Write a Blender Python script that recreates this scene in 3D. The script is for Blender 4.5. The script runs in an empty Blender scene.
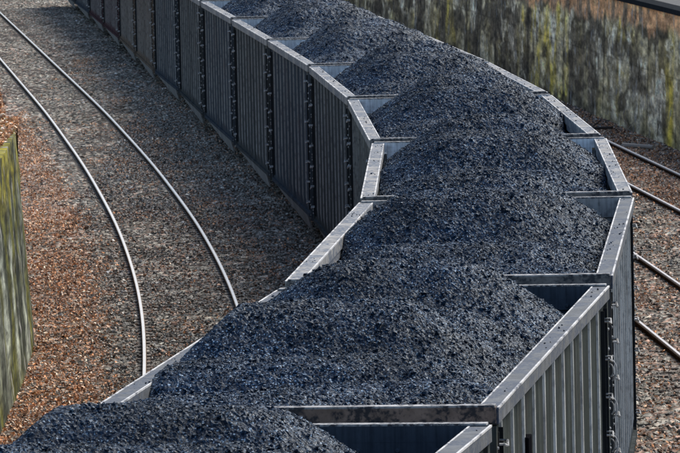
import bpy, math, random
import numpy as np
from mathutils import Vector, Matrix

# ---------------------------------------------------------------- camera, world, sun, exposure
sc = bpy.context.scene
C = sc.collection
RIM = 3.30                      # height of a car's top rim above the ground
f_px, pitch, roll = 6350.14, 0.066645, -0.0221807
cam_d = bpy.data.cameras.new('camera')
cam = bpy.data.objects.new('camera', cam_d); C.objects.link(cam)
cam_d.sensor_width = 36.0
cam_d.lens = f_px / 680.0 * 36.0
cam_d.clip_start = 1.0; cam_d.clip_end = 3000.0
right = Vector((1, 0, 0)); up = Vector((0, math.sin(pitch), math.cos(pitch)))
back = Vector((0, -math.cos(pitch), math.sin(pitch)))
cr, sr = math.cos(roll), math.sin(roll)
r2 = right * cr + up * sr
u2 = -right * sr + up * cr
M = Matrix((r2, u2, back)).transposed().to_4x4()
M.translation = Vector((0, 0, RIM + 4.6585))
cam.matrix_world = M
cam_d.dof.use_dof = True
cam_d.dof.focus_distance = 64.0
cam_d.dof.aperture_fstop = 28.0
sc.camera = cam

SUN_EL, SUN_AZ = math.radians(46), math.radians(38)     # azimuth from +y towards +x
w = bpy.data.worlds.new('World'); sc.world = w; w.use_nodes = True
nt = w.node_tree
bg = nt.nodes['Background']
sky = nt.nodes.new('ShaderNodeTexSky'); sky.sky_type = 'NISHITA'; sky.sun_disc = False
sky.sun_elevation = SUN_EL; sky.sun_rotation = SUN_AZ
sky.dust_density = 1.2; sky.air_density = 1.0
nt.links.new(sky.outputs[0], bg.inputs[0]); bg.inputs[1].default_value = 0.14
sd = bpy.data.lights.new('sun', 'SUN'); sd.energy = 3.7; sd.angle = math.radians(34); sd.color = (1.0, 0.95, 0.87)
sun = bpy.data.objects.new('sun', sd); C.objects.link(sun)
dirv = Vector((math.sin(SUN_AZ) * math.cos(SUN_EL), math.cos(SUN_AZ) * math.cos(SUN_EL), math.sin(SUN_EL)))
sun.rotation_euler = dirv.to_track_quat('Z', 'Y').to_euler()
sun.location = (40, 60, 60)
sc.view_settings.view_transform = 'Standard'
sc.view_settings.look = 'None'
sc.view_settings.gamma = 1.0
sc.view_settings.exposure = 0.88
sc.view_settings.use_curve_mapping = False

rng = np.random.default_rng(7)
random.seed(7)

# ---------------------------------------------------------------- helpers
def tag(o, label=None, cat=None, group=None, kind=None):
    if label: o['label'] = label
    if cat: o['category'] = cat
    if group: o['group'] = group
    if kind: o['kind'] = kind
    return o

def np_mesh(name, V, F, mats, parent=None, col=None, smooth=False):
    V = np.asarray(V, dtype=np.float32); F = np.asarray(F, dtype=np.int32)
    k = F.shape[1]
    me = bpy.data.meshes.new(name)
    me.vertices.add(len(V)); me.vertices.foreach_set('co', V.ravel())
    me.loops.add(F.size); me.loops.foreach_set('vertex_index', F.ravel())
    me.polygons.add(len(F))
    me.polygons.foreach_set('loop_start', np.arange(0, F.size, k, dtype=np.int32))
    me.polygons.foreach_set('loop_total', np.full(len(F), k, dtype=np.int32))
    me.polygons.foreach_set('use_smooth', np.full(len(F), smooth, dtype=bool))
    if col is not None:
        a = me.color_attributes.new('Col', 'FLOAT_COLOR', 'POINT')
        c4 = np.ones((len(V), 4), dtype=np.float32); c4[:, :3] = col
        a.data.foreach_set('color', c4.ravel())
    me.update(calc_edges=True)
    for m in (mats if isinstance(mats, (list, tuple)) else [mats]): me.materials.append(m)
    o = bpy.data.objects.new(name, me); C.objects.link(o)
    if parent: o.parent = parent
    return o

def hashn(ix, iy, s):
    n = (ix.astype(np.int64) * 374761393 + iy.astype(np.int64) * 668265263 + s * 1442695041) & 0x7fffffff
    n = ((n ^ (n >> 13)) * 1274126177) & 0x7fffffff
    n = n ^ (n >> 16)
    return (n & 0xffff) / 65535.0

def vnoise(x, y, s=0):
    x = np.asarray(x, float); y = np.asarray(y, float)
    ix = np.floor(x); iy = np.floor(y); fx = x - ix; fy = y - iy
    fx = fx * fx * (3 - 2 * fx); fy = fy * fy * (3 - 2 * fy)
    a = hashn(ix, iy, s); b = hashn(ix + 1, iy, s); c = hashn(ix, iy + 1, s); d = hashn(ix + 1, iy + 1, s)
    return (a * (1 - fx) + b * fx) * (1 - fy) + (c * (1 - fx) + d * fx) * fy

def fbm(x, y, s=0, o=4):
    t = 0; a = .5; n = 0
    for k in range(o):
        t = t + a * vnoise(x * 2 ** k, y * 2 ** k, s + k * 17); n += a; a *= .55
    return t / n

class MB:
    """collects boxes, bars and tubes, builds ONE mesh object"""
    def __init__(s): s.v = []; s.f = []
    def raw(s, vs, fs):
        b = len(s.v); s.v += [tuple(v) for v in vs]; s.f += [tuple(b + i for i in q) for q in fs]
    def box(s, x0, x1, y0, y1, z0, z1):
        s.raw([(x0, y0, z0), (x1, y0, z0), (x1, y1, z0), (x0, y1, z0), (x0, y0, z1), (x1, y0, z1), (x1, y1, z1), (x0, y1, z1)],
              [(0, 3, 2, 1), (4, 5, 6, 7), (0, 1, 5, 4), (1, 2, 6, 5), (2, 3, 7, 6), (3, 0, 4, 7)])
    def cyl(s, p, q, r, n=10, r1=None):
        p = Vector(p); q = Vector(q); d = (q - p).normalized()
        a = d.orthogonal().normalized(); b = d.cross(a)
        r1 = r if r1 is None else r1
        vs = [p + (a * math.cos(2 * math.pi * k / n) + b * math.sin(2 * math.pi * k / n)) * r for k in range(n)] + \
             [q + (a * math.cos(2 * math.pi * k / n) + b * math.sin(2 * math.pi * k / n)) * r1 for k in range(n)]
        fs = [(k, (k + 1) % n, n + (k + 1) % n, n + k) for k in range(n)] + [tuple(range(n - 1, -1, -1)), tuple(range(n, 2 * n))]
        s.raw(vs, fs)
    def tube(s, pts, r, n=6):
        for a, b in zip(pts[:-1], pts[1:]): s.cyl(a, b, r, n)
    def torus(s, c, R, r, axis='y', n=20, m=6):
        vs = []; fs = []
        for i in range(n):
            t = 2 * math.pi * i / n
            for j in range(m):
                p = 2 * math.pi * j / m
                a = (R + r * math.cos(p)) * math.cos(t); b = (R + r * math.cos(p)) * math.sin(t); h = r * math.sin(p)
                vs.append((c[0] + a, c[1] + h, c[2] + b) if axis == 'y' else (c[0] + h, c[1] + a, c[2] + b))
                fs.append((i * m + j, ((i + 1) % n) * m + j, ((i + 1) % n) * m + (j + 1) % m, i * m + (j + 1) % m))
        s.raw(vs, fs)
    def dome(s, c, r, d):
        """little rivet head pointing along direction d"""
        d = Vector(d); a = d.orthogonal().normalized(); b = d.cross(a); c = Vector(c)
        vs = []
        for k in range(6): vs.append(c + (a * math.cos(k * math.pi / 3) + b * math.sin(k * math.pi / 3)) * r)
        for k in range(6): vs.append(c + (a * math.cos(k * math.pi / 3) + b * math.sin(k * math.pi / 3)) * r * .6 + d * r * .7)
        s.raw(vs, [(k, (k + 1) % 6, 6 + (k + 1) % 6, 6 + k) for k in range(6)] + [tuple(range(6, 12))])
    def build(s, name, mat, parent=None, bevel=0):
        me = bpy.data.meshes.new(name); me.from_pydata(s.v, [], s.f)
        import bmesh
        bm = bmesh.new(); bm.from_mesh(me)
        bmesh.ops.recalc_face_normals(bm, faces=bm.faces)
        if bevel: bmesh.ops.bevel(bm, geom=list(bm.edges), offset=bevel, segments=1, affect='EDGES')
        bm.to_mesh(me); bm.free()
        me.materials.append(mat)
        o = bpy.data.objects.new(name, me); C.objects.link(o)
        if parent: o.parent = parent
        return o

# octahedral lumps scattered in one mesh
def lumps(P, S, flat=.75, seed=1, col=None):
    r = np.random.default_rng(seed)
    n = len(P)
    base = np.array([(1, 0, 0), (-1, 0, 0), (0, 1, 0), (0, -1, 0), (0, 0, 1), (0, 0, -1)], float)
    F0 = np.array([(0, 2, 4), (2, 1, 4), (1, 3, 4), (3, 0, 4), (2, 0, 5), (1, 2, 5), (3, 1, 5), (0, 3, 5)])
    V = base[None] * r.uniform(.65, 1.3, (n, 6, 1)) + r.uniform(-.28, .28, (n, 6, 3))
    # random rotation
    q = r.normal(size=(n, 4)); q /= np.linalg.norm(q, axis=1)[:, None]
    a, b, c, d = q.T
    R = np.stack([np.stack([1 - 2 * (c * c + d * d), 2 * (b * c - a * d), 2 * (b * d + a * c)], -1),
                  np.stack([2 * (b * c + a * d), 1 - 2 * (b * b + d * d), 2 * (c * d - a * b)], -1),
                  np.stack([2 * (b * d - a * c), 2 * (c * d + a * b), 1 - 2 * (b * b + c * c)], -1)], 1)
    V = np.einsum('nij,nkj->nki', R, V) * np.asarray(S)[:, None, None]
    V[:, :, 2] *= flat
    V += np.asarray(P)[:, None, :]
    F = F0[None] + (np.arange(n) * 6)[:, None, None]
    c = None if col is None else np.repeat(col, 6, 0)
    return V.reshape(-1, 3), F.reshape(-1, 3), c

# ---------------------------------------------------------------- materials
class NB:
    def __init__(s, name):
        s.m = bpy.data.materials.new(name); s.m.use_nodes = True
        s.t = s.m.node_tree; s.b = s.t.nodes['Principled BSDF']
        s.co = s.t.nodes.new('ShaderNodeTexCoord')
    def n(s, t, **k):
        x = s.t.nodes.new(t)
        for a, v in k.items(): setattr(x, a, v)
        return x
    def l(s, a, b): s.t.links.new(a, b)
    def noise(s, scale, detail=5, vec=None, stretch=None, rough=.6):
        x = s.n('ShaderNodeTexNoise'); x.inputs['Scale'].default_value = scale
        x.inputs['Detail'].default_value = detail; x.inputs['Roughness'].default_value = rough
        src = s.co.outputs['Object']
        if stretch:
            mp = s.n('ShaderNodeMapping'); mp.inputs['Scale'].default_value = stretch
            s.l(src, mp.inputs[0]); src = mp.outputs[0]
        s.l(src, x.inputs['Vector']); return x.outputs['Fac']
    def ramp(s, fac, stops):
        r = s.n('ShaderNodeValToRGB'); e = r.color_ramp.elements
        while len(e) < len(stops): e.new(.5)
        for k, (p, c) in enumerate(stops):
            e[k].position = p; e[k].color = (*c, 1) if len(c) == 3 else c
        s.l(fac, r.inputs[0]); return r.outputs[0]
    def mix(s, fac, a, b, mode='MIX'):
        x = s.n('ShaderNodeMix', data_type='RGBA', blend_type=mode)
        if isinstance(fac, (int, float)): x.inputs[0].default_value = fac
        else: s.l(fac, x.inputs[0])
        for i, v in ((6, a), (7, b)):
            if isinstance(v, tuple): x.inputs[i].default_value = (*v, 1)
            else: s.l(v, x.inputs[i])
        return x.outputs[2]
    def math(s, op, a, b=0.0):
        x = s.n('ShaderNodeMath', operation=op)
        for i, v in ((0, a), (1, b)):
            if isinstance(v, (int, float)): x.inputs[i].default_value = v
            else: s.l(v, x.inputs[i])
        return x.outputs[0]
    def bump(s, h, strength=.4, dist=.01):
        b = s.n('ShaderNodeBump'); b.inputs['Strength'].default_value = strength; b.inputs['Distance'].default_value = dist
        s.l(h, b.inputs['Height']); s.l(b.outputs[0], s.b.inputs['Normal'])
    def set(s, col=None, rough=None, metal=None, spec=None):
        for key, v in (('Base Color', col), ('Roughness', rough), ('Metallic', metal), ('Specular IOR Level', spec)):
            if v is None: continue
            if isinstance(v, (int, float)): s.b.inputs[key].default_value = v
            elif isinstance(v, tuple): s.b.inputs[key].default_value = (*v, 1)
            else: s.l(v, s.b.inputs[key])
        return s.m

def steel(name, a, b, rust=(.10, .055, .035), dust=.35, rough=.55, streak=6.0):
    """weathered painted steel: vertical grime streaks, rust and coal dust"""
    k = NB(name)
    obj = k.n('ShaderNodeObjectInfo')
    base = k.mix(k.ramp(k.noise(1.0, 6, stretch=(streak, streak, .35)), [(.35, (0, 0, 0)), (.65, (1, 1, 1))]), a, b)
    fine = k.ramp(k.noise(1.0, 8, stretch=(28, 28, 1.2)), [(.42, (0, 0, 0)), (.62, (1, 1, 1))])
    base = k.mix(k.math('MULTIPLY', fine, .5), base, tuple(x * .45 for x in a))
    rm = k.ramp(k.noise(2.2, 7, stretch=(1, 1, .5)), [(.56, (0, 0, 0)), (.68, (1, 1, 1))])
    base = k.mix(k.math('MULTIPLY', rm, .28), base, rust)
    du = k.ramp(k.noise(9, 8), [(.5, (0, 0, 0)), (.62, (1, 1, 1))])
    base = k.mix(k.math('MULTIPLY', du, dust), base, (.018, .022, .03))
    k.bump(k.noise(22, 6), .35, .012)
    return k.set(base, max(rough, .78), 0.0, 0.0)

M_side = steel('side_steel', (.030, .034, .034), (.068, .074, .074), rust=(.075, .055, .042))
M_side_grn = steel('side_steel_green', (.034, .038, .034), (.062, .068, .062), rust=(.035, .025, .02))
M_side_brown = steel('side_steel_tan', (.085, .066, .050), (.15, .12, .092), rust=(.13, .07, .04))
M_side_maroon = steel('side_steel_maroon', (.046, .028, .029), (.075, .042, .044), rust=(.06, .03, .025))
M_side_olive = steel('side_steel_olive', (.06, .054, .036), (.10, .088, .06), rust=(.15, .075, .035))
M_side_blue = steel('side_steel_bluegrey', (.030, .037, .044), (.062, .073, .084))
M_dark = steel('dark_steel', (.016, .018, .02), (.028, .03, .032), rust=(.04, .026, .02), rough=.6)
M_truck = steel('truck_steel', (.022, .02, .018), (.04, .034, .03), rust=(.06, .038, .026), rough=.75)
M_rib = steel('rib_steel_lit', (.26, .265, .25), (.44, .445, .43), rust=(.16, .12, .09), dust=.35)  # light caught by the rib faces, put into the colour as paler steel
M_side_rib = steel('rib_steel_dim_lit', (.12, .122, .118), (.21, .212, .205), rust=(.09, .065, .05), dust=.5)  # weaker rib light for the remaining sides, likewise put into the colour
M_skirt = steel('skirt_steel', (.14, .142, .138), (.22, .222, .215), rust=(.07, .05, .04), dust=.3)
M_iron = steel('grab_iron', (.26, .26, .255), (.46, .46, .45), dust=.6, rough=.5)
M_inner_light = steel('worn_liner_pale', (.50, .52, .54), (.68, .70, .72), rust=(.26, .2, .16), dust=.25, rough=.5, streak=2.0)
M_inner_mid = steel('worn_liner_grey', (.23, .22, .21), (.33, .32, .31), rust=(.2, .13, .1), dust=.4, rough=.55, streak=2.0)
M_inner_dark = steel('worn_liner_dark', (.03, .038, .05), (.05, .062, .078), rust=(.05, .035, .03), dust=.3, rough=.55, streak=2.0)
def rim_mat(name, a, b, bl, cov):
    k = NB(name)
    base = k.mix(k.noise(6, 6), a, b)
    scr = k.ramp(k.noise(1.0, 6, stretch=(5, 5, 5)), [(.40, (0, 0, 0)), (.62, (1, 1, 1))])
    base = k.mix(k.math('MULTIPLY', scr, .45), base, tuple(x * .45 for x in a))
    d1 = k.ramp(k.noise(1.0, 3, stretch=(4, 1.6, 4)), [(cov, (0, 0, 0)), (cov + .05, (1, 1, 1))])
    d2 = k.ramp(k.noise(26, 6), [(.40, (0, 0, 0)), (.56, (1, 1, 1))])
    base = k.mix(k.math('MULTIPLY', d1, d2), base, bl)
    d3 = k.ramp(k.noise(34, 5), [(.56, (0, 0, 0)), (.70, (1, 1, 1))])
    base = k.mix(k.math('MULTIPLY', d3, .6), base, bl)
    k.bump(k.noise(35, 5), .4, .01)
    return k.set(base, .8, 0.0, .10)
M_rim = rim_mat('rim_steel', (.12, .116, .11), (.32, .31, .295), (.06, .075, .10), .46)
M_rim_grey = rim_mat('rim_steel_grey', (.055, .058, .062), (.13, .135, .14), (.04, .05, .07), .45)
M_beam = rim_mat('end_beam_steel', (.09, .088, .086), (.17, .165, .16), (.03, .034, .04), .46)
M_beam_brown = rim_mat('end_beam_brown', (.13, .09, .07), (.24, .175, .14), (.03, .028, .03), .46)

M_lip = rim_mat('lip_steel', (.22, .215, .21), (.36, .355, .35), (.04, .04, .045), .45)
M_edge = rim_mat('worn_edge_steel', (.34, .33, .32), (.54, .53, .51), (.08, .085, .10), .50)
def coal_mat():
    k = NB('coal')
    v = k.n('ShaderNodeTexVoronoi'); v.inputs['Scale'].default_value = 90.0
    k.l(k.co.outputs['Object'], v.inputs['Vector'])
    sep = k.n('ShaderNodeSeparateColor'); k.l(v.outputs['Color'], sep.inputs[0])
    col = k.ramp(sep.outputs[0], [(0, (.0015, .003, .008)), (.45, (.003, .0085, .020)), (.80, (.009, .022, .044)), (.94, (.034, .062, .10)), (.985, (.24, .32, .40))])  # brightest stops: pale specks, with coal glints painted into the colour
    patch = k.ramp(k.noise(1.1, 4), [(.38, (.55, .55, .55)), (.62, (1.25, 1.25, 1.25))])
    col = k.mix(1.0, col, patch, 'MULTIPLY')
    rg = k.ramp(sep.outputs[1], [(0, (.34, .34, .34)), (.2, (.6, .6, .6)), (1, (.85, .85, .85))])
    k.bump(k.noise(60, 4), .5, .012)
    k.b.inputs['Specular Tint'].default_value = (.62, .82, 1.0, 1)
    return k.set(col, rg, 0.0, .15)
M_coal = coal_mat()

def attr_mat(name, rough=.9, spec=.04, bscale=30, bdist=.012, extra=None, crisp=None):
    k = NB(name)
    a = k.n('ShaderNodeAttribute'); a.attribute_name = 'Col'
    c = a.outputs['Color']
    if extra: c = k.mix(k.math('MULTIPLY', k.ramp(k.noise(extra, 6), [(.4, (0, 0, 0)), (.6, (1, 1, 1))]), .55), c, (.4, .4, .4), 'MULTIPLY')
    if crisp:
        n1 = k.ramp(k.noise(1.0, 9, stretch=crisp, rough=.72), [(.36, (.38, .37, .35)), (.50, (1.0, 1.0, 1.0)), (.64, (1.7, 1.68, 1.62))])
        c = k.mix(1.0, c, n1, 'MULTIPLY')
        n2 = k.ramp(k.noise(1.0, 7, stretch=(crisp[0], crisp[1] * 1.7, crisp[2] * .35), rough=.6), [(.60, (0, 0, 0)), (.66, (1, 1, 1))])
        c = k.mix(k.math('MULTIPLY', n2, .6), c, (.34, .33, .30))
    k.bump(k.noise(bscale, 5), .5, bdist)
    return k.set(c, rough, 0.0, spec)
M_ballast = attr_mat('ballast_stone', extra=14)
M_leaf = attr_mat('dry_leaf', rough=.75, spec=.08, bscale=60, bdist=.004)
M_concrete = attr_mat('stained_concrete', rough=.85, bscale=9, bdist=.03, crisp=(2.0, 1.1, 5.0))
def plain_ground():
    k = NB('earth')
    c = k.ramp(k.noise(1.6, 8), [(.3, (.05, .04, .032)), (.5, (.10, .075, .055)), (.62, (.17, .10, .06)), (.75, (.12, .11, .10))])
    k.bump(k.noise(9, 8), .8, .06)
    return k.set(c, .9, 0.0, .2)
M_earth = plain_ground()
def asphalt():
    k = NB('asphalt')
    c = k.ramp(k.noise(3, 8), [(.3, (.014, .014, .014)), (.7, (.032, .029, .027))])
    k.bump(k.noise(60, 4), .5, .01)
    return k.set(c, .85, 0.0, .3)
M_asphalt = asphalt()
def railhead():
    k = NB('rail_steel_polished')
    c = k.mix(k.noise(3, 5), (.30, .265, .225), (.46, .42, .37))
    return k.set(c, .42, .25, .5)
M_head = railhead()
M_web = steel('rail_rust', (.045, .028, .018), (.075, .048, .032), rust=(.05, .028, .02), dust=.2, rough=.85)
def wood():
    k = NB('sleeper_wood')
    c = k.ramp(k.noise(1, 8, stretch=(2, 25, 25)), [(.3, (.04, .032, .026)), (.7, (.12, .095, .075))])
    return k.set(c, .9, 0.0, .2)
M_wood = wood()
k = NB('black_paint'); M_black = k.set((.006, .006, .007), .9, 0.0, 0.0)
k = NB('sapling_bark'); M_bark = k.set(k.mix(k.noise(12, 5), (.20, .16, .12), (.36, .30, .24)), .85, 0.0, .2)

# ---------------------------------------------------------------- the train's path
CARS = [[-1.3506, 41.4698, 0.145], [0.2823, 54.6562, 0.1146], [1.4378, 67.7914, 0.065], [1.9565, 80.6437, 0.0178], [1.8985, 93.5666, -0.0219],
        [1.43, 106.5012, -0.0525], [0.6647, 119.3311, -0.0676], [-0.2197, 132.0175, -0.0714], [-1.153, 145.2647, -0.0731], [-2.0747, 158.1818, -0.069],
        [-3.0216, 171.1472, -0.0774], [-3.9896, 184.111, -0.0711], [-4.9099, 197.0784, -0.0705], [-5.8566, 210.0438, -0.0756],
        [-6.8335, 223.0071, -0.0747], [-7.8348, 235.9684, -0.0798], [-8.8717, 248.927, -0.0798]]
cy = np.array([c[1] for c in CARS]); cx = np.array([c[0] for c in CARS])
cy = np.concatenate([[-20, 10, 28], cy, [300, 420]]); cx = np.concatenate([[-7.0, -4.0, -2.25], cx, [-12.9, -22.5]])
def smooth_path(py, px, w=4.0):
    yy = np.arange(py[0], py[-1], 1.0); xx = np.interp(yy, py, px)
    kx = np.exp(-.5 * (np.arange(-12, 13) / w) ** 2); kx /= kx.sum()
    pad = np.concatenate([xx[0] - (xx[1] - xx[0]) * np.arange(12, 0, -1), xx, xx[-1] + (xx[-1] - xx[-2]) * np.arange(1, 13)])
    return yy, np.convolve(pad, kx, 'valid')
TY, TX = smooth_path(cy, cx)
def xc(y): return np.interp(y, TY, TX)

# left track centre line and right tracks, measured
L1 = np.array([(-2.2, 55), (-2.45, 75), (-2.68, 87.62), (-2.89, 94.7), (-3.26, 102.62), (-4.27, 120.27), (-5.75, 141.14), (-7.87, 167.91), (-10.66, 201.26), (-14.5, 246), (-24, 360)])
L2 = np.array([(-.65, 55), (-.95, 75), (-1.28, 87.0), (-1.6, 97.71), (-1.95, 106.64), (-2.62, 118.57), (-3.85, 136.55), (-5.79, 161.58), (-9.27, 202.08), (-12.99, 246.23), (-22.5, 360)])
LY, A1 = smooth_path(L1[:, 1], L1[:, 0], 5.0); _, A2 = smooth_path(L2[:, 1], L2[:, 0], 5.0)
LC = (A1 + A2) / 2
def xl(y): return np.interp(y, LY, LC)
def xr1(y): return 5.02 - .052 * (y - 96.0) - .00012 * (y - 96) ** 2     # nearer right track
def xr2(y): return 6.68 - .066 * (y - 126.0)                               # outer right track
def wall_r(y): return 7.10 - .072 * (y - 148.0)
def wall_l(y): return np.interp(y, [40, 60, 80, 88, 93, 96, 97.6, 98.8, 99.6], [-4.2, -4.28, -4.35, -4.42, -4.54, -4.68, -4.85, -5.15, -5.7])

# ---------------------------------------------------------------- the ground
def terrain_z(x, y):
    """flat yard; leaf-covered bank behind the left wall, ground level with the top of the right wall"""
    return np.zeros_like(x)
V = []; F = []
g = np.array([-700, -300, -120, -60, -30, -14, 0, 14, 30, 60, 120, 300, 700.])
gy = np.array([-200, -50, 20, 60, 100, 140, 180, 220, 260, 300, 400, 700, 1600.])
X, Y = np.meshgrid(g, gy); Z = np.full_like(X, -.07)
nI, nJ = X.shape
idx = np.arange(nI * nJ).reshape(nI, nJ)
Fq = np.stack([idx[:-1, :-1], idx[:-1, 1:], idx[1:, 1:], idx[1:, :-1]], -1).reshape(-1, 4)
tag(np_mesh('ground', np.stack([X, Y, Z], -1).reshape(-1, 3), Fq, M_earth), kind='structure')

def leafy(x, y):
    """how leaf-strewn the ground is at a point, 0..1"""
    n = fbm(x * 1.3, y * .55, 5, 4)
    dl = x - xl(y)                            # offset from the left track
    near = np.clip((-1.05 - dl) / .6, 0, 1)                                # towards the left wall
    red = np.exp(-((dl - 1.35) / .5) ** 2) * .20 + np.exp(-((dl + .1) / .5) ** 2) * .10
    rgt = np.where(x > xc(y) + 1, np.clip(.62 + (x - xr1(y)) * .10, .35, .95), 0)
    rgt = np.where((x > xc(y) + 1) & (x > xr2(y) + .9), 1.0, rgt)
    pale = np.where((x > xr1(y) + .9) & (x < xr2(y) - .75), -.45, 0)
    a = np.where(x < xc(y) - 1, np.maximum(near, red), rgt + pale)
    return np.clip(a + (n - .5) * 1.1 - .06, 0, 1)

def ground_col(x, y, r):
    lf = leafy(x, y)
    n = len(x.ravel())
    g1 = .035 + .42 * r.random(x.shape) ** 2.0
    g1 = np.where(r.random(x.shape) < .06, g1 * 2.2, g1)
    tint = r.uniform(-.02, .02, x.shape)
    grey = np.stack([g1 * (1.06 + tint), g1 * (.98), g1 * (.82 - tint)], -1)
    red = np.stack([g1 * 1.25, g1 * .82, g1 * .62], -1)
    isred = (r.random(x.shape) < (.14 + .5 * lf))[..., None]
    c = np.where(isred, red, grey)
    dirty = (fbm(x * .9, y * .35, 33, 3) - .5)[..., None] * .9
    return np.clip(c * (1 + dirty), .01, .8)

def bed(name, y0, y1, dy, t0, t1, dt, base, seed):
    r = np.random.default_rng(seed)
    ys = np.arange(y0, y1, dy); ts = np.arange(t0, t1, dt)
    T, Yg = np.meshgrid(ts, ys)
    Xg = base(Yg) + T
    Xj = Xg + r.uniform(-.4, .4, T.shape) * dt * 1.2; Yj = Yg + r.uniform(-.4, .4, T.shape) * dy * 1.9
    Zg = (fbm(Xj * .8, Yj * .4, 3, 3) - .5) * .07 + (fbm(Xj * 7, Yj * 7, 9, 2) - .5) * .05 + r.uniform(-.5, .5, T.shape) * .055 + .05
    # keep below the rail heads
    for fn, hw in ((xl, .753), (xr1, .68), (xr2, .68)):
        for s in (-1, 1):
            d = np.abs(Xg - fn(Yg) - s * hw)
            Zg = np.where(d < .12, np.minimum(Zg, .05), Zg)
    col = ground_col(Xj, Yj, r)
    idx = np.arange(T.size).reshape(T.shape)
    Fq = np.stack([idx[:-1, :-1], idx[:-1, 1:], idx[1:, 1:], idx[1:, :-1]], -1).reshape(-1, 4)
    tag(np_mesh(name, np.stack([Xj, Yj, Zg], -1).reshape(-1, 3), Fq, M_ballast, col=col.reshape(-1, 3)), kind='structure')
# strips of gravel: left of the train and right of the train (real relief: stones stick up)
bed('gravel_left', 76, 290, .068, -8.6, 1.9, .058, lambda y: (xl(y) * .55 + xc(y) * .45) + .6, 11)
bed('gravel_right', 56, 182, .08, -2.9, 5.4, .055, lambda y: xr1(y) - .05, 12)

def scatter(n, y0, y1, lo, hi, seed, pw=1.0):
    r = np.random.default_rng(seed)
    y = y0 + (y1 - y0) * r.random(n) ** pw
    x = lo(y) + (hi(y) - lo(y)) * r.random(n)
    return x, y, r

def not_on_rail(x, y, m=.075):
    ok = np.ones(len(x), bool)
    for fn, hw in ((xl, .753), (xr1, .68), (xr2, .68)):
        for s in (-1, 1): ok &= np.abs(x - fn(y) - s * hw) > m
    return ok

def leaf_mesh(name, x, y, z, r, smin=.014, smax=.036, parent=None):
    """folded dry leaves: two triangles-pairs each, tilted every way"""
    n = len(x)
    s = r.uniform(smin, smax, n); 
    base = np.array([(-1, 0, 0), (0, -.55, .22), (1, 0, .05), (0, .55, .28)])
    V = base[None] * s[:, None, None]
    V[:, :, 2] *= r.uniform(-.8, 1.8, n)[:, None]
    a = r.uniform(0, 6.283, n); t = r.uniform(-1.1, 1.1, n)
    ct, st = np.cos(t)[:, None], np.sin(t)[:, None]
    X1 = V[..., 0] * ct + V[..., 2] * st; Z1 = -V[..., 0] * st + V[..., 2] * ct
    t2 = r.uniform(-.9, .9, n); c2, s2 = np.cos(t2)[:, None], np.sin(t2)[:, None]
    Y1 = V[..., 1] * c2 - Z1 * s2; Z1 = V[..., 1] * s2 + Z1 * c2
    ca, sa = np.cos(a)[:, None], np.sin(a)[:, None]
    P = np.stack([X1 * ca - Y1 * sa + x[:, None], X1 * sa + Y1 * ca + y[:, None], Z1 + z[:, None]], -1)
    k = (np.arange(n) * 4)[:, None, None]
    Fq = np.array([[0, 1, 2], [0, 2, 3]])[None] + k
    pal = np.array([(.68, .36, .18), (.62, .28, .125), (.36, .17, .085), (.74, .48, .30), (.22, .11, .06), (.78, .62, .48), (.66, .33, .17), (.52, .36, .24)])
    c = pal[r.integers(0, len(pal), n)] * r.uniform(.55, 1.25, n)[:, None]
    return np_mesh(name, P.reshape(-1, 3), Fq.reshape(-1, 3), M_leaf, col=np.repeat(np.clip(c, 0, .8), 4, 0), parent=parent)

# fallen leaves on the ground, left and right
def strew_leaves(name, n, y0, y1, lo, hi, seed, label, pw=1.0, power=1.6):
    x, y, r = scatter(n, y0, y1, lo, hi, seed, pw)
    keep = (r.random(n) < leafy(x, y) ** power) & not_on_rail(x, y)
    x, y = x[keep], y[keep]
    o = leaf_mesh(name, x, y, r.uniform(.045, .10, len(x)), r)
    tag(o, label, 'fallen leaves', kind='stuff')
strew_leaves('fallen_leaves', 260000, 76, 200, lambda y: np.maximum(xl(y) - 5.2, wall_l(np.minimum(y, 99)) - 3), lambda y: xc(y) - 1.7, 21,
             'orange and brown dry leaves strewn between the mossy wall and the curved rails', 1.7, 1.15)
strew_leaves('fallen_leaves', 100000, 76, 165, lambda y: xc(y) + 1.7, lambda y: wall_r(y) - .05, 22,
             'brown dry leaves strewn over the gravel right of the train', 1.0)
# loose stones
def strew_stones(name, n, y0, y1, lo, hi, seed, label, pw=1.0):
    x, y, r = scatter(n, y0, y1, lo, hi, seed, pw)
    k = not_on_rail(x, y, .09); x, y = x[k], y[k]
    s = r.uniform(.011, .028, len(x)) * (1 + (r.random(len(x)) < .03) * .9)
    g = .05 + .45 * r.random(len(x)) ** 1.8; g = np.where(r.random(len(x)) < .06, g * 1.9, g)
    c = np.stack([g * 1.05, g * .98, g * .86], -1)
    red = r.random(len(x)) < (.2 + .3 * leafy(x, y)); c[red] *= np.array([1.2, .78, .6])
    Vv, Ff, cc = lumps(np.stack([x, y, r.uniform(.045, .08, len(x))], -1), s, .85, seed, c)
    tag(np_mesh(name, Vv, Ff, M_ballast, col=cc), label, 'ballast stones', kind='stuff')
strew_stones('ballast_stones', 150000, 76, 215, lambda y: np.maximum(xl(y) - 2.6, wall_l(np.minimum(y, 99)) + .05), lambda y: xc(y) - .9, 31,
             'grey and reddish ballast stones around the curved rails left of the train', 1.4)
strew_stones('ballast_stones', 65000, 72, 165, lambda y: xc(y) + 1.2, lambda y: wall_r(y) - .1, 32,
             'pale grey ballast stones between the train and the stained wall on the right')
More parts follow.
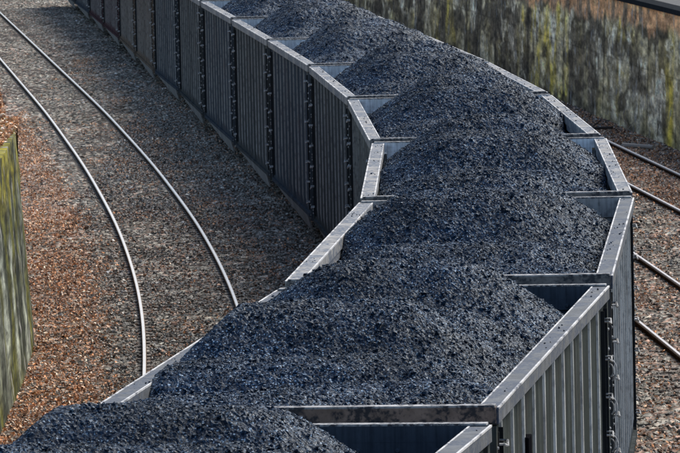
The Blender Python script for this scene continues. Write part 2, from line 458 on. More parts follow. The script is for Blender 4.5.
# ---------------------------------------------------------------- tracks
def sweep(prof, xs, ys, z0):
    """sweep a closed (x,z) profile along a plan curve"""
    n = len(prof); dx = np.gradient(xs, ys); L = np.sqrt(1 + dx * dx)
    nx, ny = 1 / L, -dx / L
    P = np.array(prof)
    V = np.stack([xs[:, None] + nx[:, None] * P[None, :, 0], ys[:, None] + ny[:, None] * P[None, :, 0],
                  np.broadcast_to(z0 + P[None, :, 1], (len(xs), n))], -1).reshape(-1, 3)
    F = []
    for i in range(len(xs) - 1):
        for j in range(n):
            a = i * n + j; b = i * n + (j + 1) % n
            F.append((a, b, b + n, a + n))
    return V, np.array(F)
def track(label, fn, hw, y0, y1, sleepers=True, head=M_head):
    root = bpy.data.objects.new('railway_track', None); C.objects.link(root)
    tag(root, label, 'railway track', 'curved railway tracks')
    ys = np.arange(y0, y1, 1.0); xs = fn(ys)
    dx = np.gradient(xs, ys); L = np.sqrt(1 + dx * dx)
    ym = ys.mean(); root.location = (float(fn(ym)), float(ym), 0)
    off = np.array(root.location)
    web = [(-.062, 0), (.062, 0), (.062, .014), (.012, .03), (.012, .112), (.034, .12), (.034, .128), (-.034, .128), (-.034, .12), (-.012, .112), (-.012, .03), (-.062, .014)]
    hd = [(-.025, .1285), (.025, .1285), (.025, .152), (.019, .160), (-.019, .160), (-.025, .152)]
    for s in (-1, 1):
        rx = xs + s * hw / L; ry = ys + s * hw * (-dx / L)
        V, F = sweep(web, rx, ry, -.01); r_ = np_mesh('rail', V - off, F, M_web, parent=root)
        V, F = sweep(hd, rx, ry, -.01); np_mesh('rail_head', V - off, F, head, parent=r_)
    if sleepers:
        mb = MB()
        for y in np.arange(y0, y1, .56):
            x = float(fn(y)); d = float((fn(y + .5) - fn(y - .5)))
            a = Vector((1, -d, 0)).normalized(); b = Vector((d, 1, 0)).normalized()
            c = Vector((x, y, 0)) - Vector(off); q = []
            for z in (-.12, .058):
                for (p, r_) in ((-1.25, -.11), (1.25, -.11), (1.25, .11), (-1.25, .11)): q.append(c + a * p + b * r_ + Vector((0, 0, z)))
            mb.raw(q, [(0, 3, 2, 1), (4, 5, 6, 7), (0, 1, 5, 4), (1, 2, 6, 5), (2, 3, 7, 6), (3, 0, 4, 7)])
        o = mb.build('sleepers', M_wood, root); o['kind'] = 'stuff'
    return root
track('empty curved track with bright rail heads left of the coal train, among leaves and gravel', xl, .753, 50, 330)
track('track that carries the long coal train, mostly hidden under its cars', xc, .753, 20, 330)
k = NB('rail_steel_dull'); M_head_dull = k.set(k.mix(k.noise(3, 5), (.20, .18, .17), (.36, .33, .31)), .5, .3, .5)
track('right-hand track nearest the coal train, rails duller and half hidden behind the cars', xr1, .68, 40, 200, head=M_head_dull)
track('outermost right-hand track at the foot of the tall stained wall', xr2, .68, 60, 240, head=M_head_dull)

# ---------------------------------------------------------------- retaining walls
def wall_mesh(name, label, ys, basefn, H, batter, thick, side, colfn, cat='retaining wall', nz=110):
    """side=+1: face looks to +x (wall on the left); side=-1: face looks to -x"""
    ys = np.asarray(ys); xs = basefn(ys)
    z = np.linspace(-.15, H, nz)
    S, Zg = np.meshgrid(ys, z, indexing='ij'); Xb = np.broadcast_to(xs[:, None], S.shape)
    Xf = Xb - side * batter * (Zg / H) + (fbm(S * .8, Zg * 2, 41, 3) - .5) * .05
    col = colfn(S, Zg)
    front = np.stack([Xf, S, Zg], -1)
    # top and back rows appended as two extra columns
    bx = Xf[:, -1] - side * thick
    t = np.stack([bx, ys, np.full(len(ys), H)], -1)[:, None]
    b = np.stack([bx, ys, np.full(len(ys), -.15)], -1)[:, None]
    G = np.concatenate([front, t, b], 1)
    ctop = col[:, -1:]; Cc = np.concatenate([col, ctop, ctop], 1)
    m = G.shape[1]; idx = np.arange(len(ys) * m).reshape(len(ys), m)
    F = np.stack([idx[:-1, :-1], idx[:-1, 1:], idx[1:, 1:], idx[1:, :-1]], -1).reshape(-1, 4)
    off = np.array([xs[len(xs) // 2], ys[len(ys) // 2], 0])
    root = np_mesh(name, G.reshape(-1, 3) - off, F, M_concrete, col=Cc.reshape(-1, 3))
    root.location = off
    tag(root, label, cat)
    return root

def mixc(a, b, f): return a * (1 - f[..., None]) + np.array(b) * f[..., None]
def col_right(S, Z):
    n1 = fbm(S * .35, Z * .25, 51, 4); n2 = fbm(S * 1.3, Z * .35, 52, 4); n3 = fbm(S * 4, Z * 6, 53, 3)
    c = np.zeros(S.shape + (3,)) + np.array([.095, .080, .048])
    c = mixc(c, (.175, .155, .115), np.clip((n2 - .42) * 3.2, 0, 1))
    c = mixc(c, (.20, .155, .020), np.clip((n1 - .50) * 7, 0, 1) * np.clip((fbm(S * .9, Z * .9, 54, 3) - .35) * 3, 0, 1) * .8)     # moss
    c = mixc(c, (.038, .032, .026), np.clip((fbm(S * .45, Z * .15, 55, 3) - .50) * 9, 0, 1) * .85)                                   # dark damp stains
    # white lime runs: where each starts along the wall, top, bottom, width, strength
    for (s0, zt, zb, wd, st) in ((154.4, 2.45, 1.3, .30, 1.5), (152.6, 2.5, .7, .40, 1.6), (151.0, 2.4, 1.2, .40, 1.6), (148.4, 1.9, .35, .8, 1.2), (145.2, 1.55, .10, 1.1, 1.0), (163.5, 2.7, 1.3, .4, 1.4), (172, 2.8, 1.2, .7, 1.5), (190, 2.8, 1.0, .8, 1.3), (211, 2.7, .9, 1.2, 1.3), (155.5, 2.6, 1.2, .9, 1.0), (157.4, 2.7, .9, .7, .9), (160.0, 2.65, 1.9, .8, .6), (152.8, 2.1, .3, .9, .8), (149.6, 1.7, .15, 1.2, .55),
                                 (168.0, 2.4, .9, 1.0, .9), (170.5, 2.7, 1.6, .6, .7), (178, 2.6, .8, 1.0, .8), (187.5, 2.6, 1.2, .9, .8), (196, 2.5, 1.2, 1.4, .9), (205, 2.5, 1, 1, .8), (216, 2.6, .7, 2.2, .9), (228, 2.5, .9, 1.5, .8),
                                 (143.4, 2.05, 1.5, .35, .8), (141.9, 1.7, .95, .3, .7), (145.9, 1.3, 1.0, .25, .5)):
        wob = (fbm(S * 0 + s0, Z * 1.5, 60, 3) - .5) * .8
        g = np.exp(-((S - s0 - wob) / (wd * .95)) ** 2) * np.clip((zt - Z) / .15, 0, 1) * np.clip((Z - zb) / .4, 0, 1)
        g = g * np.clip((fbm(S * 2.6, Z * 1.6, int(s0 * 3), 4) - .36) * 6, 0, 1) * st
        c = mixc(c, (.21, .195, .17), np.clip(g * 1.6 * np.clip((fbm(S * 7, Z * 5, 66, 3) - .30) * 3.5, 0, 1), 0, 1))
    cr = fbm(S * .9, Z * 1.3, 68, 5) * .75 + fbm(S * 3, Z * 14, 78, 3) * .25                                   # scaly lime crust with crisp edges
    c = mixc(c, (.19, .175, .145), np.clip((cr - .56) * 18, 0, 1) * np.clip((fbm(S * .22, Z * .4, 69, 3) - .38) * 6, 0, 1) * .75)
    c = mixc(c, (.022, .018, .014), np.clip((fbm(S * .5, Z * 1.6, 74, 5) - .52) * 14, 0, 1) * .8)
    joint = np.exp(-((np.mod(S - 3.0, 9.0) - .2) / .14) ** 2) + .7 * np.exp(-((Z - 1.62 - .01 * np.sin(S)) / .018) ** 2)
    c = c * (1 - .6 * np.clip(joint, 0, 1)[..., None])
    edge = 2.42 + (fbm(S * .9, Z * 0, 71, 3) - .5) * .55 - np.clip((S - 150) * .006, -.1, .1)
    band = np.clip((Z - edge) / .22, 0, 1)
    rust = mixc(np.zeros(S.shape + (3,)) + np.array([.19, .105, .06]), (.06, .045, .035), np.clip((fbm(S * 1.8, Z * .5, 73, 3) - .45) * 5, 0, 1))
    c = mixc(c, (0, 0, 0), band * 0) * (1 - band[..., None]) + rust * band[..., None]
    return np.clip(c * np.array([1.08, 1.0, .82]) * (3.0 + 2.0 * (n3[..., None] - .3) + 4.5 * (fbm(S * 1.8, Z * 6, 67, 5)[..., None] - .5)), .008, .8)
def col_left(S, Z):
    n2 = fbm(S * 1.6, Z * .35, 82, 4); n3 = fbm(S * 5, Z * 6, 83, 3)
    c = np.zeros(S.shape + (3,)) + np.array([.15, .155, .145])
    c = mixc(c, (.045, .05, .04), np.clip((n2 - .5) * 9, 0, 1))
    c = mixc(c, (.12, .115, .028), np.clip((fbm(S * .9, Z * .5, 84, 3) - .48) * 6, 0, 1))
    c = mixc(c, (.13, .13, .03), np.clip((S - 94.5) / 1.5, 0, 1) * .8)
    c = mixc(c, (.26, .22, .035), np.clip((Z - 2.35) * 2.5, 0, 1) * np.clip((fbm(S * 1.5, Z * 2, 85, 3) - .35) * 4, 0, 1))
    for s0, zt, zb, wd in ((84.0, 2.1, .3, .5), (86.8, 2.2, 0, .45), (90.6, 2.0, -.2, .5), (81, 2.2, .3, .4)):
        g = np.exp(-((S - s0) / wd) ** 2) * np.clip((zt - Z) / .2, 0, 1) * np.clip((Z - zb) / .5, 0, 1)
        c = mixc(c, (.48, .50, .50), np.clip(g * (.5 + n3), 0, 1) * .85)
    return np.clip(c * np.array([.80, .82, .66]) * (.40 + .5 * n3[..., None] + 1.3 * (fbm(S * 1.6, Z * 7, 87, 5)[..., None] - .5)), .008, .8)
ysr = np.concatenate([np.arange(60, 130, .8), np.arange(130, 240, .13), np.arange(240, 330, .8)])
wr = wall_mesh('retaining_wall', 'long concrete retaining wall with white lime streaks and a rusty upper band', ysr, wall_r, 3.05, .12, .6, -1, col_right)
ysl = np.concatenate([np.arange(45, 78, .5), np.arange(78, 99.61, .08)])
wl = wall_mesh('retaining_wall', 'mossy green and grey concrete wall end at the left edge, leaves on top', ysl, wall_l, 3.22, .20, .45, 1, col_left)
# dark coping lip and road on top of the right wall
mb = MB(); n = 60
for a, b in zip(np.linspace(60, 330, n)[:-1], np.linspace(60, 330, n)[1:]):
    xa, xb = wall_r(a) + .06, wall_r(b) + .06
    mb.raw([(xa, a, 3.052), (xa + .42, a, 3.052), (xa + .42, a, 3.17), (xa, a, 3.17), (xb, b, 3.052), (xb + .42, b, 3.052), (xb + .42, b, 3.17), (xb, b, 3.17)],
           [(0, 1, 5, 4), (1, 2, 6, 5), (2, 3, 7, 6), (3, 0, 4, 7)])
off = Vector(wr.location); mb.v = [tuple(Vector(v) - off) for v in mb.v]
mb.build('coping', M_dark, wr)
ys_ = np.linspace(60, 600, 40)
V = []; 
for y in ys_:
    x = wall_r(y) + .5
    V += [(x, y, 3.11), (x + 60, y, 3.14)]
F = [(2 * i, 2 * i + 1, 2 * i + 3, 2 * i + 2) for i in range(len(ys_) - 1)]
tag(np_mesh('road', V, F, M_asphalt), kind='structure')

# leaf-covered bank behind the left wall
r = np.random.default_rng(77)
BY = [40, 93, 97, 99, 104, 110, 119, 128]; BE = [-4.6, -4.78, -4.9, -4.97, -5.28, -5.66, -6.26, -7.1]
ysb = np.arange(40, 128, .3); tb = np.concatenate([np.arange(0, 2.0, .1), np.arange(2, 14, .8), [30, 90]])
T, Yb = np.meshgrid(tb, ysb)
edge = np.interp(Yb, BY, BE)
Xb = edge - T
hh = 3.16 * np.clip((125 - Yb) / 6, 0, 1)
Zb = np.where(Yb < 97.5, hh, hh * np.clip(T / .22, 0, 1) ** .8) + (fbm(Xb * 1.2, Yb * .8, 91, 3) - .5) * .15 - .05
idx = np.arange(T.size).reshape(T.shape)
Fq = np.stack([idx[:-1, :-1], idx[1:, :-1], idx[1:, 1:], idx[:-1, 1:]], -1).reshape(-1, 4)
tag(np_mesh('bank', np.stack([Xb, Yb, Zb], -1).reshape(-1, 3), Fq, M_earth), kind='structure')
n = 60000
yy = 80 + 46 * r.random(n); tt = 2.6 * r.random(n) ** 1.5
ed = np.interp(yy, BY, BE)
zz = 3.16 * np.clip((125 - yy) / 6, 0, 1); zz = np.where(yy < 97.5, zz, zz * np.clip(tt / .22, 0, 1) ** .8)
tag(leaf_mesh('fallen_leaves', ed - tt, yy, zz + r.uniform(-.02, .10, n), r, .025, .055), 'bright orange leaves heaped on the bank above the mossy wall', 'fallen leaves', kind='stuff')

# ---------------------------------------------------------------- the hopper car
L, W = 12.0, 3.2
ZB = RIM - 2.74            # lower edge of the side sheets
def make_car():
    root = bpy.data.objects.new('hopper_car', None); C.objects.link(root)
    hl, hw = L / 2, W / 2
    # car axes: x across (right = +), y along (far = +)
    for s in (-1, 1):
        m = MB()
        xo = s * (hw - .052); xi = s * (hw - .09)
        m.box(min(xo, xi), max(xo, xi), -hl + .02, hl - .02, ZB, RIM - .135)
        N = 11; rib_faces = []
        for k_ in range(N):                                # pressed vertical ribs, tapering at the foot
            y = -hl + .62 + k_ * (L - 1.7) / (N - 1)
            a, b = s * (hw - .052), s * (hw - .032)
            zt, zb = RIM - .136, ZB + .10
            vs = [(a, y - .055, zb), (a, y + .055, zb), (b, y + .038, zb + .16), (b, y - .038, zb + .16),
                  (a, y - .055, zt), (a, y + .055, zt), (b, y + .038, zt), (b, y - .038, zt)]
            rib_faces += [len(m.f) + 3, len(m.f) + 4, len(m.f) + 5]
            m.raw(vs, [(0, 3, 2, 1), (4, 5, 6, 7), (0, 1, 5, 4), (1, 2, 6, 5), (2, 3, 7, 6), (3, 0, 4, 7)])
            if k_ < N - 1:                                 # shallow pressed stiffener between ribs
                yy = y + (L - 1.7) / (N - 1) * .5
                b2 = s * (hw - .049)
                m.raw([(a, yy - .05, zb), (a, yy + .05, zb), (b2, yy, zb + .03), (a, yy - .05, zt), (a, yy + .05, zt), (b2, yy, zt)],
                      [(0, 1, 2), (3, 5, 4), (0, 2, 5, 3), (1, 4, 5, 2)])
        m.box(*sorted((s * (hw - .105), s * (hw - .008))), -hl + .30, hl - .30, ZB - .0, ZB + .06)      # lower flange
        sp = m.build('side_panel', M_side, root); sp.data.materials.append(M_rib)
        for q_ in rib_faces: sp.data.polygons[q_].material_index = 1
        m = MB()                                            # corner posts + reinforcing foot
        for e in (-1, 1):
            m = MB()
            m.box(*sorted((s * (hw - .16), s * (hw - .02))), *sorted((e * (hl - .11), e * (hl + .02))), ZB - .05, RIM - .141)
            for (rx, ry) in ((1, 0), (0, 1)):
                for zi in range(26):
                    z_ = ZB + .05 + zi * .095
                    if hash((zi * 7 + rx * 3 + (s + 1) * 5 + (e + 1) * 11)) % 5 < 2: continue
                    if rx: m.dome((s * (hw - .019), e * (hl - .04), z_), .017, (s, 0, 0))
                    else: m.dome((s * (hw - .09 + .03 * (zi % 2)), e * (hl + .021), z_), .017, (0, e, 0))
            cp = m.build('corner_post', M_side, root)
            cp.data.materials.append(M_iron)
            for q_ in range(6, len(cp.data.polygons)): cp.data.polygons[q_].material_index = 1
        m = MB()                                            # top chord, wide flat top
        m.box(*sorted((s * (hw - .165), s * hw)), -hl + .002, hl - .002, RIM - .13, RIM)
        m.box(*sorted((s * (hw - .15), s * (hw - .13))), -hl + .1, hl - .1, RIM - .22, RIM - .128)
        tr_ = m.build('top_rail', M_rim, root, .008)
        q = MB()
        q.box(*sorted((s * (hw - .014), s * (hw + .003))), -hl + .01, hl - .01, RIM - .012, RIM + .004)
        q.box(*sorted((s * (hw - .166), s * (hw - .152))), -hl + .01, hl - .01, RIM - .012, RIM + .004)
        q.build('worn_edge', M_edge, tr_)
        # skirt under the side, tapering to the far end like the hopper bays behind it
        m = MB()
        x0, x1 = s * (hw - .012), s * (hw - .13)
        pts = [(-4.95, ZB - .004), (-4.85, ZB - .27), (-3.6, ZB - .27), (.0, ZB - .18), (3.0, ZB - .07), (4.2, ZB - .004)]
        vs = []
        for (y, z) in pts:
            f_ = (ZB - z) / .42; vs.append((x0 + (x1 - x0) * f_, y, z))
        for (y, z) in pts:
            f_ = (ZB - z) / .42; vs.append((x0 + (x1 - x0) * f_ - s * .03, y, z))
        n_ = len(pts)
        m.raw(vs, [tuple(range(n_)), tuple(range(2 * n_ - 1, n_ - 1, -1))] + [(i, (i + 1) % n_, n_ + (i + 1) % n_, n_ + i) for i in range(n_)])
        m.build('skirt', M_skirt, root)
    for e in (-1, 1):
        m = MB()                                            # end beam (top rail across the end)
        ya, yb = sorted((e * (hl - .10), e * (hl + .03)))
        m.box(-hw + .02, hw - .02, ya, yb, RIM - .115, RIM + .006)
        m.box(-hw + .2, hw - .2, *sorted((e * (hl - .10), e * (hl - .075))), RIM - .215, RIM - .116)
        for k_ in range(9):
            x = -1.2 + k_ * .3
            m.dome((x, e * (hl - .10), RIM - .178), .022, (0, -e, 0))
        o = m.build('end_beam', M_beam, root)
        q = MB(); q.box(-hw + .03, hw - .03, ya + .01, yb + .012 * (e < 0), RIM + .007, RIM + .022); q.build('lip', M_lip, o)
        m = MB()                                            # end sheet
        m.box(-hw + .13, hw - .13, *sorted((e * (hl - .06), e * (hl - .02))), ZB + .9, RIM - .145)
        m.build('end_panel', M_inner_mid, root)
        m = MB()                                            # outer end: posts and horizontal stiffeners
        for x in (-.9, -.3, .3, .9): m.box(x - .05, x + .05, *sorted((e * (hl - .018), e * (hl + .05))), ZB - .1, RIM - .155)
        for z in (RIM - .8, RIM - 1.5): m.box(-hw + .17, hw - .17, *sorted((e * (hl - .017), e * (hl + .026))), z, z + .12)
        m.build('end_frame', M_side, root)
        for s in (-1, 1):
            # side ladder near this end, its rungs and the rungs round the corner
            m = MB(); rungs = []
            def rung(pts):
                q = MB(); q.tube(pts, .011, 5); rungs.append((q.v, q.f))
            xs = s * (hw - .015)
            y0, y1 = e * (hl - .52), e * (hl - .16)
            for y in (y0, y1): m.box(*sorted((s * (hw - .10), xs)), y - .012, y + .012, ZB + .12, RIM - .20)
            m.box(*sorted((s * (hw - .10), s * (hw - .06))), *sorted((y0 - e * .011, y1 + e * .011)), RIM - .199, RIM - .16)
            z = ZB + .28
            while z < RIM - .25:
                rung([(s * (hw - .09), y0, z + .0), (xs + s * .035, y0 + e * .02, z), (xs + s * .05, (y0 + y1) / 2, z - .03), (xs + s * .035, y1 - e * .02, z), (s * (hw - .09), y1, z)])
                z += .36
            z = ZB + .10
            while z < RIM - .2:
                ye = e * (hl + .10)
                rung([(s * (hw - .10), e * (hl - .0), z), (s * (hw - .10), ye, z), (s * (hw - .52), ye, z), (s * (hw - .52), e * (hl - .0), z)])
                z += .36
            lad = m.build('ladder', M_dark, root)
            for vs_, fs_ in rungs:
                q = MB(); q.raw(vs_, fs_); q.build('rung', M_iron, lad)
        m = MB()                                            # coupler
        m.box(-.09, .09, *sorted((e * (hl - .4), e * (hl + .40))), .78, .98)
        m.box(-.16, .16, *sorted((e * (hl + .30), e * (hl + .52))), .74, 1.02)
        m.build('coupler', M_truck, root)
    # underframe and hopper bays
    m = MB(); m.box(-.22, .22, -hl + .1, hl - .1, .78, 1.08)
    for e in (-1, 1): m.box(-hw + .2, hw - .2, *sorted((e * (hl - .3), e * (hl - .05))), ZB - .06, ZB + .16)
    m.build('underframe', M_dark, root)
    for yc in (-1.9, 0.0, 1.9):
        m = MB()
        t_ = [(-hw + .18, yc - .95), (hw - .18, yc - .95), (hw - .18, yc + .95), (-hw + .18, yc + .95)]
        b_ = [(-1.0, yc - .3), (1.0, yc - .3), (1.0, yc + .3), (-1.0, yc + .3)]
        m.raw([(x, y, 1.05) for x, y in t_] + [(x, y, .30) for x, y in b_],
              [(0, 1, 2, 3), (7, 6, 5, 4), (0, 4, 5, 1), (1, 5, 6, 2), (2, 6, 7, 3), (3, 7, 4, 0)])
        m.build('hopper_bay', M_dark, root)
    m = MB()                                               # slope sheets carrying the coal
    for e in (-1, 1):
        m.raw([(-hw + .15, e * (hl - .07), ZB + .95), (hw - .15, e * (hl - .07), ZB + .95), (hw - .15, e * 2.85, 1.06), (-hw + .15, e * 2.85, 1.06)], [(0, 1, 2, 3)])
    m.box(-hw + .15, hw - .15, -2.84, 2.84, 1.052, 1.10)
    m.build('floor', M_dark, root)
    m = MB()                                               # brake wheel on the far end
    m.torus((-.55, -hl - .12, RIM - .75), .26, .022, 'y')
    for a in range(4): m.cyl((-.55, -hl - .12, RIM - .75), (-.55 + .25 * math.cos(a * 1.57 + .3), -hl - .12, RIM - .75 + .25 * math.sin(a * 1.57 + .3)), .012, 5)
    m.cyl((-.55, -hl - .14, RIM - .75), (-.55, -hl - .02, RIM - .75), .03, 8)
    m.build('brake_wheel', M_iron, root)
    # trucks
    for yc in (-4.35, 4.35):
        t = MB()
        t.box(-.95, .95, yc - .16, yc + .16, .40, .64)                                     # bolster
        tr = t.build('truck', M_truck, root)
        for s in (-1, 1):
            q = MB(); x0, x1 = sorted((s * .93, s * 1.07))
            pts = [(-1.1, .42), (-1.05, .60), (-.55, .60), (-.3, .74), (.3, .74), (.55, .60), (1.05, .60), (1.1, .42), (.8, .40), (.35, .22), (-.35, .22), (-.8, .40)]
            n_ = len(pts)
            q.raw([(x0, yc + a, b) for a, b in pts] + [(x1, yc + a, b) for a, b in pts],
                  [tuple(range(n_)), tuple(range(2 * n_ - 1, n_ - 1, -1))] + [(i, (i + 1) % n_, n_ + (i + 1) % n_, n_ + i) for i in range(n_)])
            q.build('side_frame', M_truck, tr)
        for yw in (yc - .85, yc + .85):
            q = MB()
            for s in (-1, 1):
                q.cyl((s * .69, yw, .585), (s * .82, yw, .585), .43, 20); q.cyl((s * .66, yw, .585), (s * .69, yw, .585), .455, 20)
            q.cyl((-1.0, yw, .585), (1.0, yw, .585), .08, 8)
            q.build('wheelset', M_truck, tr)
    return root
def copy_tree(o, parent=None):
    c = o.copy(); C.objects.link(c); c.parent = parent
    for ch in o.children: copy_tree(ch, c)
    return c
proto = make_car()
SIDE = [M_side_grn, M_side_grn, M_side, M_side, M_side_olive, M_side, M_side_blue, M_side, M_side_blue, M_side, M_side_blue, M_side_brown, M_side_brown, M_side_maroon, M_side_maroon, M_side_blue, M_side]
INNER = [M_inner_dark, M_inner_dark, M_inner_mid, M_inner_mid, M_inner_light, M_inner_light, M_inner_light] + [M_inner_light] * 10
LAB = ['nearest coal car at the bottom edge, only its far right corner and far end showing',
       'second coal car from the bottom, green-grey ribbed right side, dark gap inside its far end',
       'third coal car from the bottom, its pale left rim slanting up to the right',
       'fourth coal car from the bottom, where the train starts to bend left',
       'fifth coal car from the bottom, olive-brown left side seen at a sharp angle',
       'sixth coal car from the bottom, dark ribbed left side fully in view',
       'seventh coal car from the bottom, blue-grey ribbed left side, in the left row of sides',
       'eighth coal car from the bottom, dark grey side, rim just below the top edge',
       'ninth coal car from the bottom, its rim corner touching the top edge of the picture',
       'dark grey coal car just beyond the last visible rim, top out of frame',
       'blue-grey coal car next to the tan one, top out of frame',
       'nearer of the two tan-brown coal cars in the far part of the train',
       'farther of the two tan-brown coal cars, beside the maroon one',
       'dark maroon coal car right behind the tan-brown ones, top out of frame',
       'second dark maroon coal car, nearer the top left corner',
       'blue-grey coal car beyond the maroon ones, close to the top left corner',
       'farthest coal car, only its lower edge showing at the top left']
cars = [copy_tree(proto) if i else proto for i in range(17)]
for i, car in enumerate(cars):
    x, y, th = CARS[i]
    car.location = (x, y, 0); car.rotation_euler = (0, 0, -th)
    tag(car, LAB[i], 'hopper car', 'loaded coal hopper cars of the long train')
    for ch in car.children:
        nm = ch.name.split('.')[0]
        m = None
        if nm in ('side_panel', 'corner_post', 'end_frame'): m = SIDE[i]
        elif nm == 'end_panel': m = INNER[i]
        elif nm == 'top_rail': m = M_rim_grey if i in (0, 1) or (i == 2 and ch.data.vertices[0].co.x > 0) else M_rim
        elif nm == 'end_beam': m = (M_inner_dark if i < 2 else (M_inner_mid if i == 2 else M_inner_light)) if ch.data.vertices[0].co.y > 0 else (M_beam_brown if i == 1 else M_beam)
        if m:
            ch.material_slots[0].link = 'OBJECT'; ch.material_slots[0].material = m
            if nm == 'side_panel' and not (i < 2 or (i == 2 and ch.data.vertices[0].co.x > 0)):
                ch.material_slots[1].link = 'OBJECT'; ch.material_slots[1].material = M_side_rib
# black boards on the right side of the second car
mb = MB(); mb.box(1.515, 1.60, -3.35, -3.05, RIM - 1.1, RIM - .50); mb.build('routing_board', M_black, cars[1], .006)
mb = MB(); mb.box(1.515, 1.575, -4.15, -3.75, RIM - .86, RIM - .72); mb.build('card_holder', M_black, cars[1], .004)

for zg in (RIM - .80, RIM - 1.16, RIM - 1.52):       # curved grab irons at its far right corner
    q = MB()
    for rr in (.045, .075):
        q.tube([(1.585 + rr * math.sin(a_), 5.90, zg + rr * 1.5 * math.cos(a_)) for a_ in np.linspace(.2, 2.7, 8)], .008, 5)
    q.build('grab_iron', M_iron, cars[1])
# ---------------------------------------------------------------- coal loads
# each load: list of ridge pieces (u0, v0, u1, v1, height, flat radius) in car axes
def load(*p): return p
LOADS = {       # cross ridges left by the loader: (u0, v0, u1, v1, height, flat radius)
 0: [(-4.5, -.15, -2.6, -.15, .25, .9), (.2, -1.0, .2, .55, .46, .28), (2.6, -1.0, 2.6, .18, .50, .28), (4.3, -.9, 4.3, -.1, .34, .3)],
 1: [(-5.2, -1.0, -4.2, .9, .03, .45), (-3.2, -1.0, -3.2, .6, .16, .35), (-1.2, -1.0, -1.2, .25, .46, .25), (.9, -.6, .9, .4, .22, .3), (3.1, -.50, 3.1, .28, .50, .25)],
 2: [(-5.2, -.9, -4.2, .9, -.04, .45), (-2.6, -.6, -2.6, .6, .10, .30), (.8, -.50, .8, .30, .45, .30), (3.5, -.40, 3.5, .22, .50, .24)],
 3: [(-5.2, -.9, -4.2, .9, -.04, .45), (-2.6, -.6, -2.6, .6, .08, .30), (.3, -.40, .3, .40, .43, .30), (3.3, -.28, 3.3, .28, .49, .22)],
 4: [(-5.2, -.9, -4.2, .9, -.04, .45), (-2.6, -.6, -2.6, .6, .08, .30), (.2, -.33, .2, .48, .43, .30), (3.2, -.20, 3.2, .40, .50, .22)],
}
GEN = [(-5.2, -.9, -4.2, .9, -.04, .45), (-2.5, -.6, -2.5, .6, .08, .30), (.3, -.33, .3, .48, .43, .30), (3.2, -.22, 3.2, .38, .50, .22)]
for i, car in enumerate(cars):
    pcs = list(LOADS.get(i, GEN))
    if i > 0: pcs.append((-5.0, 0, 1.0, 0, -.07, 1.12))
    cell = [.018, .018, .020, .023, .026, .03][i] if i < 6 else (.045 if i < 9 else .12)
    r = np.random.default_rng(100 + i)
    us = np.arange(-L / 2 + .07, L / 2 - .065, cell); vs = np.arange(-W / 2 + .15, W / 2 - .149, cell)
    us[-1] = L / 2 - .07; vs[-1] = W / 2 - .15
    SL = .72 if i < 2 else .74
    def height(v, u):
        H = np.full(u.shape, -9.0)
        for (u0, v0, u1, v1, h, fr) in pcs:
            du, dv = u1 - u0, v1 - v0; t = np.clip(((u - u0) * du + (v - v0) * dv) / (du * du + dv * dv), 0, 1)
            d = np.hypot(u - u0 - t * du, (v - v0 - t * dv) * 1.0)
            hh = h - SL * (np.sqrt(np.maximum(d - fr, 0) ** 2 + .02) - .1414) - .05 * np.minimum(d / fr, 1) ** 2
            k_ = .04
            H = np.maximum(H, hh) + k_ * np.exp(-np.abs(H - hh) / k_) * .5
        H += (fbm(u * .9, v * .9, 200 + i, 3) - .5) * .06 + (fbm(u * 2.6, v * 2.6, 300 + i, 4) - .5) * .045
        return np.clip(H, -1.6, None)
    U, Vv = np.meshgrid(us, vs, indexing='ij')
    inner = np.ones(U.shape); inner[0, :] = inner[-1, :] = 0; inner[:, 0] = inner[:, -1] = 0
    Uj = U + inner * r.uniform(-.4, .4, U.shape) * cell; Vj = Vv + inner * r.uniform(-.4, .4, U.shape) * cell
    H = height(Vj, Uj)
    if i < 9: H = H + r.uniform(-.5, .5, U.shape) * min(cell * .75, .02) + (vnoise(Uj * 13, Vj * 13, 401) - .5) * .014 + (vnoise(Uj * 31, Vj * 31, 402) - .5) * .014
    # press into the walls: coal does not climb over the rim beyond a small crown
    wallclose = np.minimum(W / 2 - .14 - np.abs(Vj), 1.0)
    cr_ = .08 if i == 0 else (.0 if i == 1 else -.05)
    H = np.minimum(H, cr_ + np.clip(wallclose, 0, None) * .95 + .03 * r.random(U.shape))
    H = np.minimum(H, -.05 + np.clip(L / 2 - .07 - np.abs(Uj), 0, None) * .8)
    H = np.where((inner == 0), np.minimum(H, -.05) - .25, H)
    idx = np.arange(U.size).reshape(U.shape)
    Fq = np.stack([idx[:-1, :-1], idx[:-1, 1:], idx[1:, 1:], idx[1:, :-1]], -1).reshape(-1, 4)
    Fq = Fq[:, ::-1]
    Ft = np.concatenate([Fq[:, [0, 1, 2]], Fq[:, [0, 2, 3]]])
    V0 = np.stack([Vj, Uj, RIM + H], -1).reshape(-1, 3)
    # loose lumps lying on the heap, and a few on the rims
    nl = [42000, 42000, 36000, 30000, 24000, 20000][i] if i < 6 else (12000 if i < 9 else 200)
    lu = r.uniform(-L / 2 + .15, L / 2 - .15, nl); lv = r.uniform(-W / 2 + .2, W / 2 - .2, nl)
    ls = (.0048 + .0008 * min(i, 8)) + .006 * r.random(nl) ** 1.5 + .022 * r.random(nl) ** 22
    lh = np.minimum(np.minimum(height(lv, lu), -.05 + np.clip(W / 2 - .14 - np.abs(lv), 0, 1) * .95), -.05 + np.clip(L / 2 - .07 - np.abs(lu), 0, 2) * .8)
    P = np.stack([lv, lu, RIM + lh + ls * .4], -1)
    nr = 120
    su = r.uniform(-L / 2 + .1, L / 2 - .1, nr); sg = np.where(r.random(nr) < .5, -1, 1)
    keep = fbm(su * 1.5, sg * 3.0, 500 + i, 2) > .52
    sv = sg * (W / 2 - r.uniform(.03, .15, nr)); ss = .004 + .012 * r.random(nr) ** 2
    P2 = np.stack([sv, su, RIM + ss * .5], -1)[keep]; ss = ss[keep]
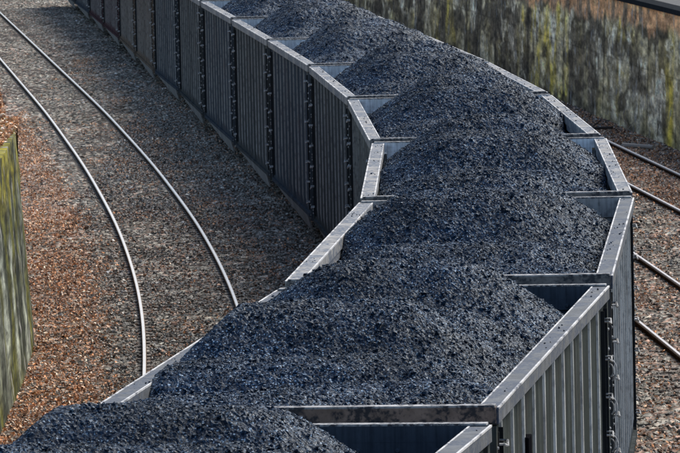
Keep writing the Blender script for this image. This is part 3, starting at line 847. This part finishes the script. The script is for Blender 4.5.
    lV, lF, _ = lumps(np.concatenate([P, P2]), np.concatenate([ls, ss]), .8, 600 + i)
    V1 = np.concatenate([V0, lV]); F1 = np.concatenate([Ft, lF + len(V0)])
    o = np_mesh('coal_heap', V1, F1, M_coal)
    o.location = car.location; o.rotation_euler = car.rotation_euler
    tag(o, None, 'coal heap', 'coal heaps in the hopper cars')
    o['label'] = ['heaped blue-black coal in the nearest car, cut off by the bottom left edge',
        'widest coal heap, in the second car from the bottom, dropping away before the dark gap',
        'heaped coal in the third car from the bottom, between the long slanting pale rims',
        'heaped coal in the fourth car from the bottom, where the train begins to bend',
        'heaped coal in the fifth car from the bottom, pale end sheet at its left',
        'heaped coal in the sixth car from the bottom, in front of the stained wall',
        'heaped coal in the seventh car from the bottom, behind the pale triangular corner',
        'heaped coal in the eighth car from the bottom, near the top of the picture',
        'heaped coal in the ninth car from the bottom, cut by the top edge',
        'coal in the tenth car from the bottom, above the top edge',
        'coal in the blue-grey car next to the tan one', 'coal in the nearer tan-brown car', 'coal in the farther tan-brown car',
        'coal in the first maroon car', 'coal in the second maroon car', 'coal in the blue-grey car near the top left corner', 'coal in the farthest car'][i]

# ---------------------------------------------------------------- small things at the foot of the right wall
def sapling(x, y, h, label, seed):
    r_ = random.Random(seed); m = MB()
    p = Vector((x, y, -.02)); pts = [p.copy()]
    for k_ in range(6):
        p = p + Vector((r_.uniform(-.06, .05), r_.uniform(-.04, .04), h / 6)); pts.append(p.copy())
    for a, b in zip(pts[:-1], pts[1:]): m.cyl(a, b, .014, 6, .012)
    root = m.build('sapling', M_bark); tag(root, label, 'sapling')
    q = MB()
    for k_ in (2, 3, 4):
        a = pts[k_]; q.cyl(a, a + Vector((r_.uniform(-.35, .35), r_.uniform(-.1, .1), r_.uniform(.15, .35))), .008, 5, .004)
    q.build('twig', M_bark, root)
sapling(6.75, 147.0, .75, 'thin bare sapling standing in the leaves against the stained wall', 3)
m = MB(); m.cyl((6.45, 143.2, .09), (7.05, 141.6, .12), .07, 9, .055)
for k_ in range(3): m.cyl((6.6 + k_ * .15, 142.8 - k_ * .4, .12), (6.65 + k_ * .15, 142.9 - k_ * .4, .3), .018, 6, .008)
tag(m.build('fallen_branch', M_bark), 'pale fallen branch lying among leaves below the stained wall', 'branch')
m = MB(); m.cyl((5.75, 151.0, .08), (6.5, 150.2, .14), .05, 8, .03); m.cyl((6.0, 150.8, .1), (6.3, 151.6, .25), .03, 6, .012)
k = NB('dark_bark'); M_dbark = k.set((.04, .03, .024), .9, 0.0, .2)
tag(m.build('fallen_branch', M_dbark), 'dark broken branch in the leaves close to the train', 'branch')
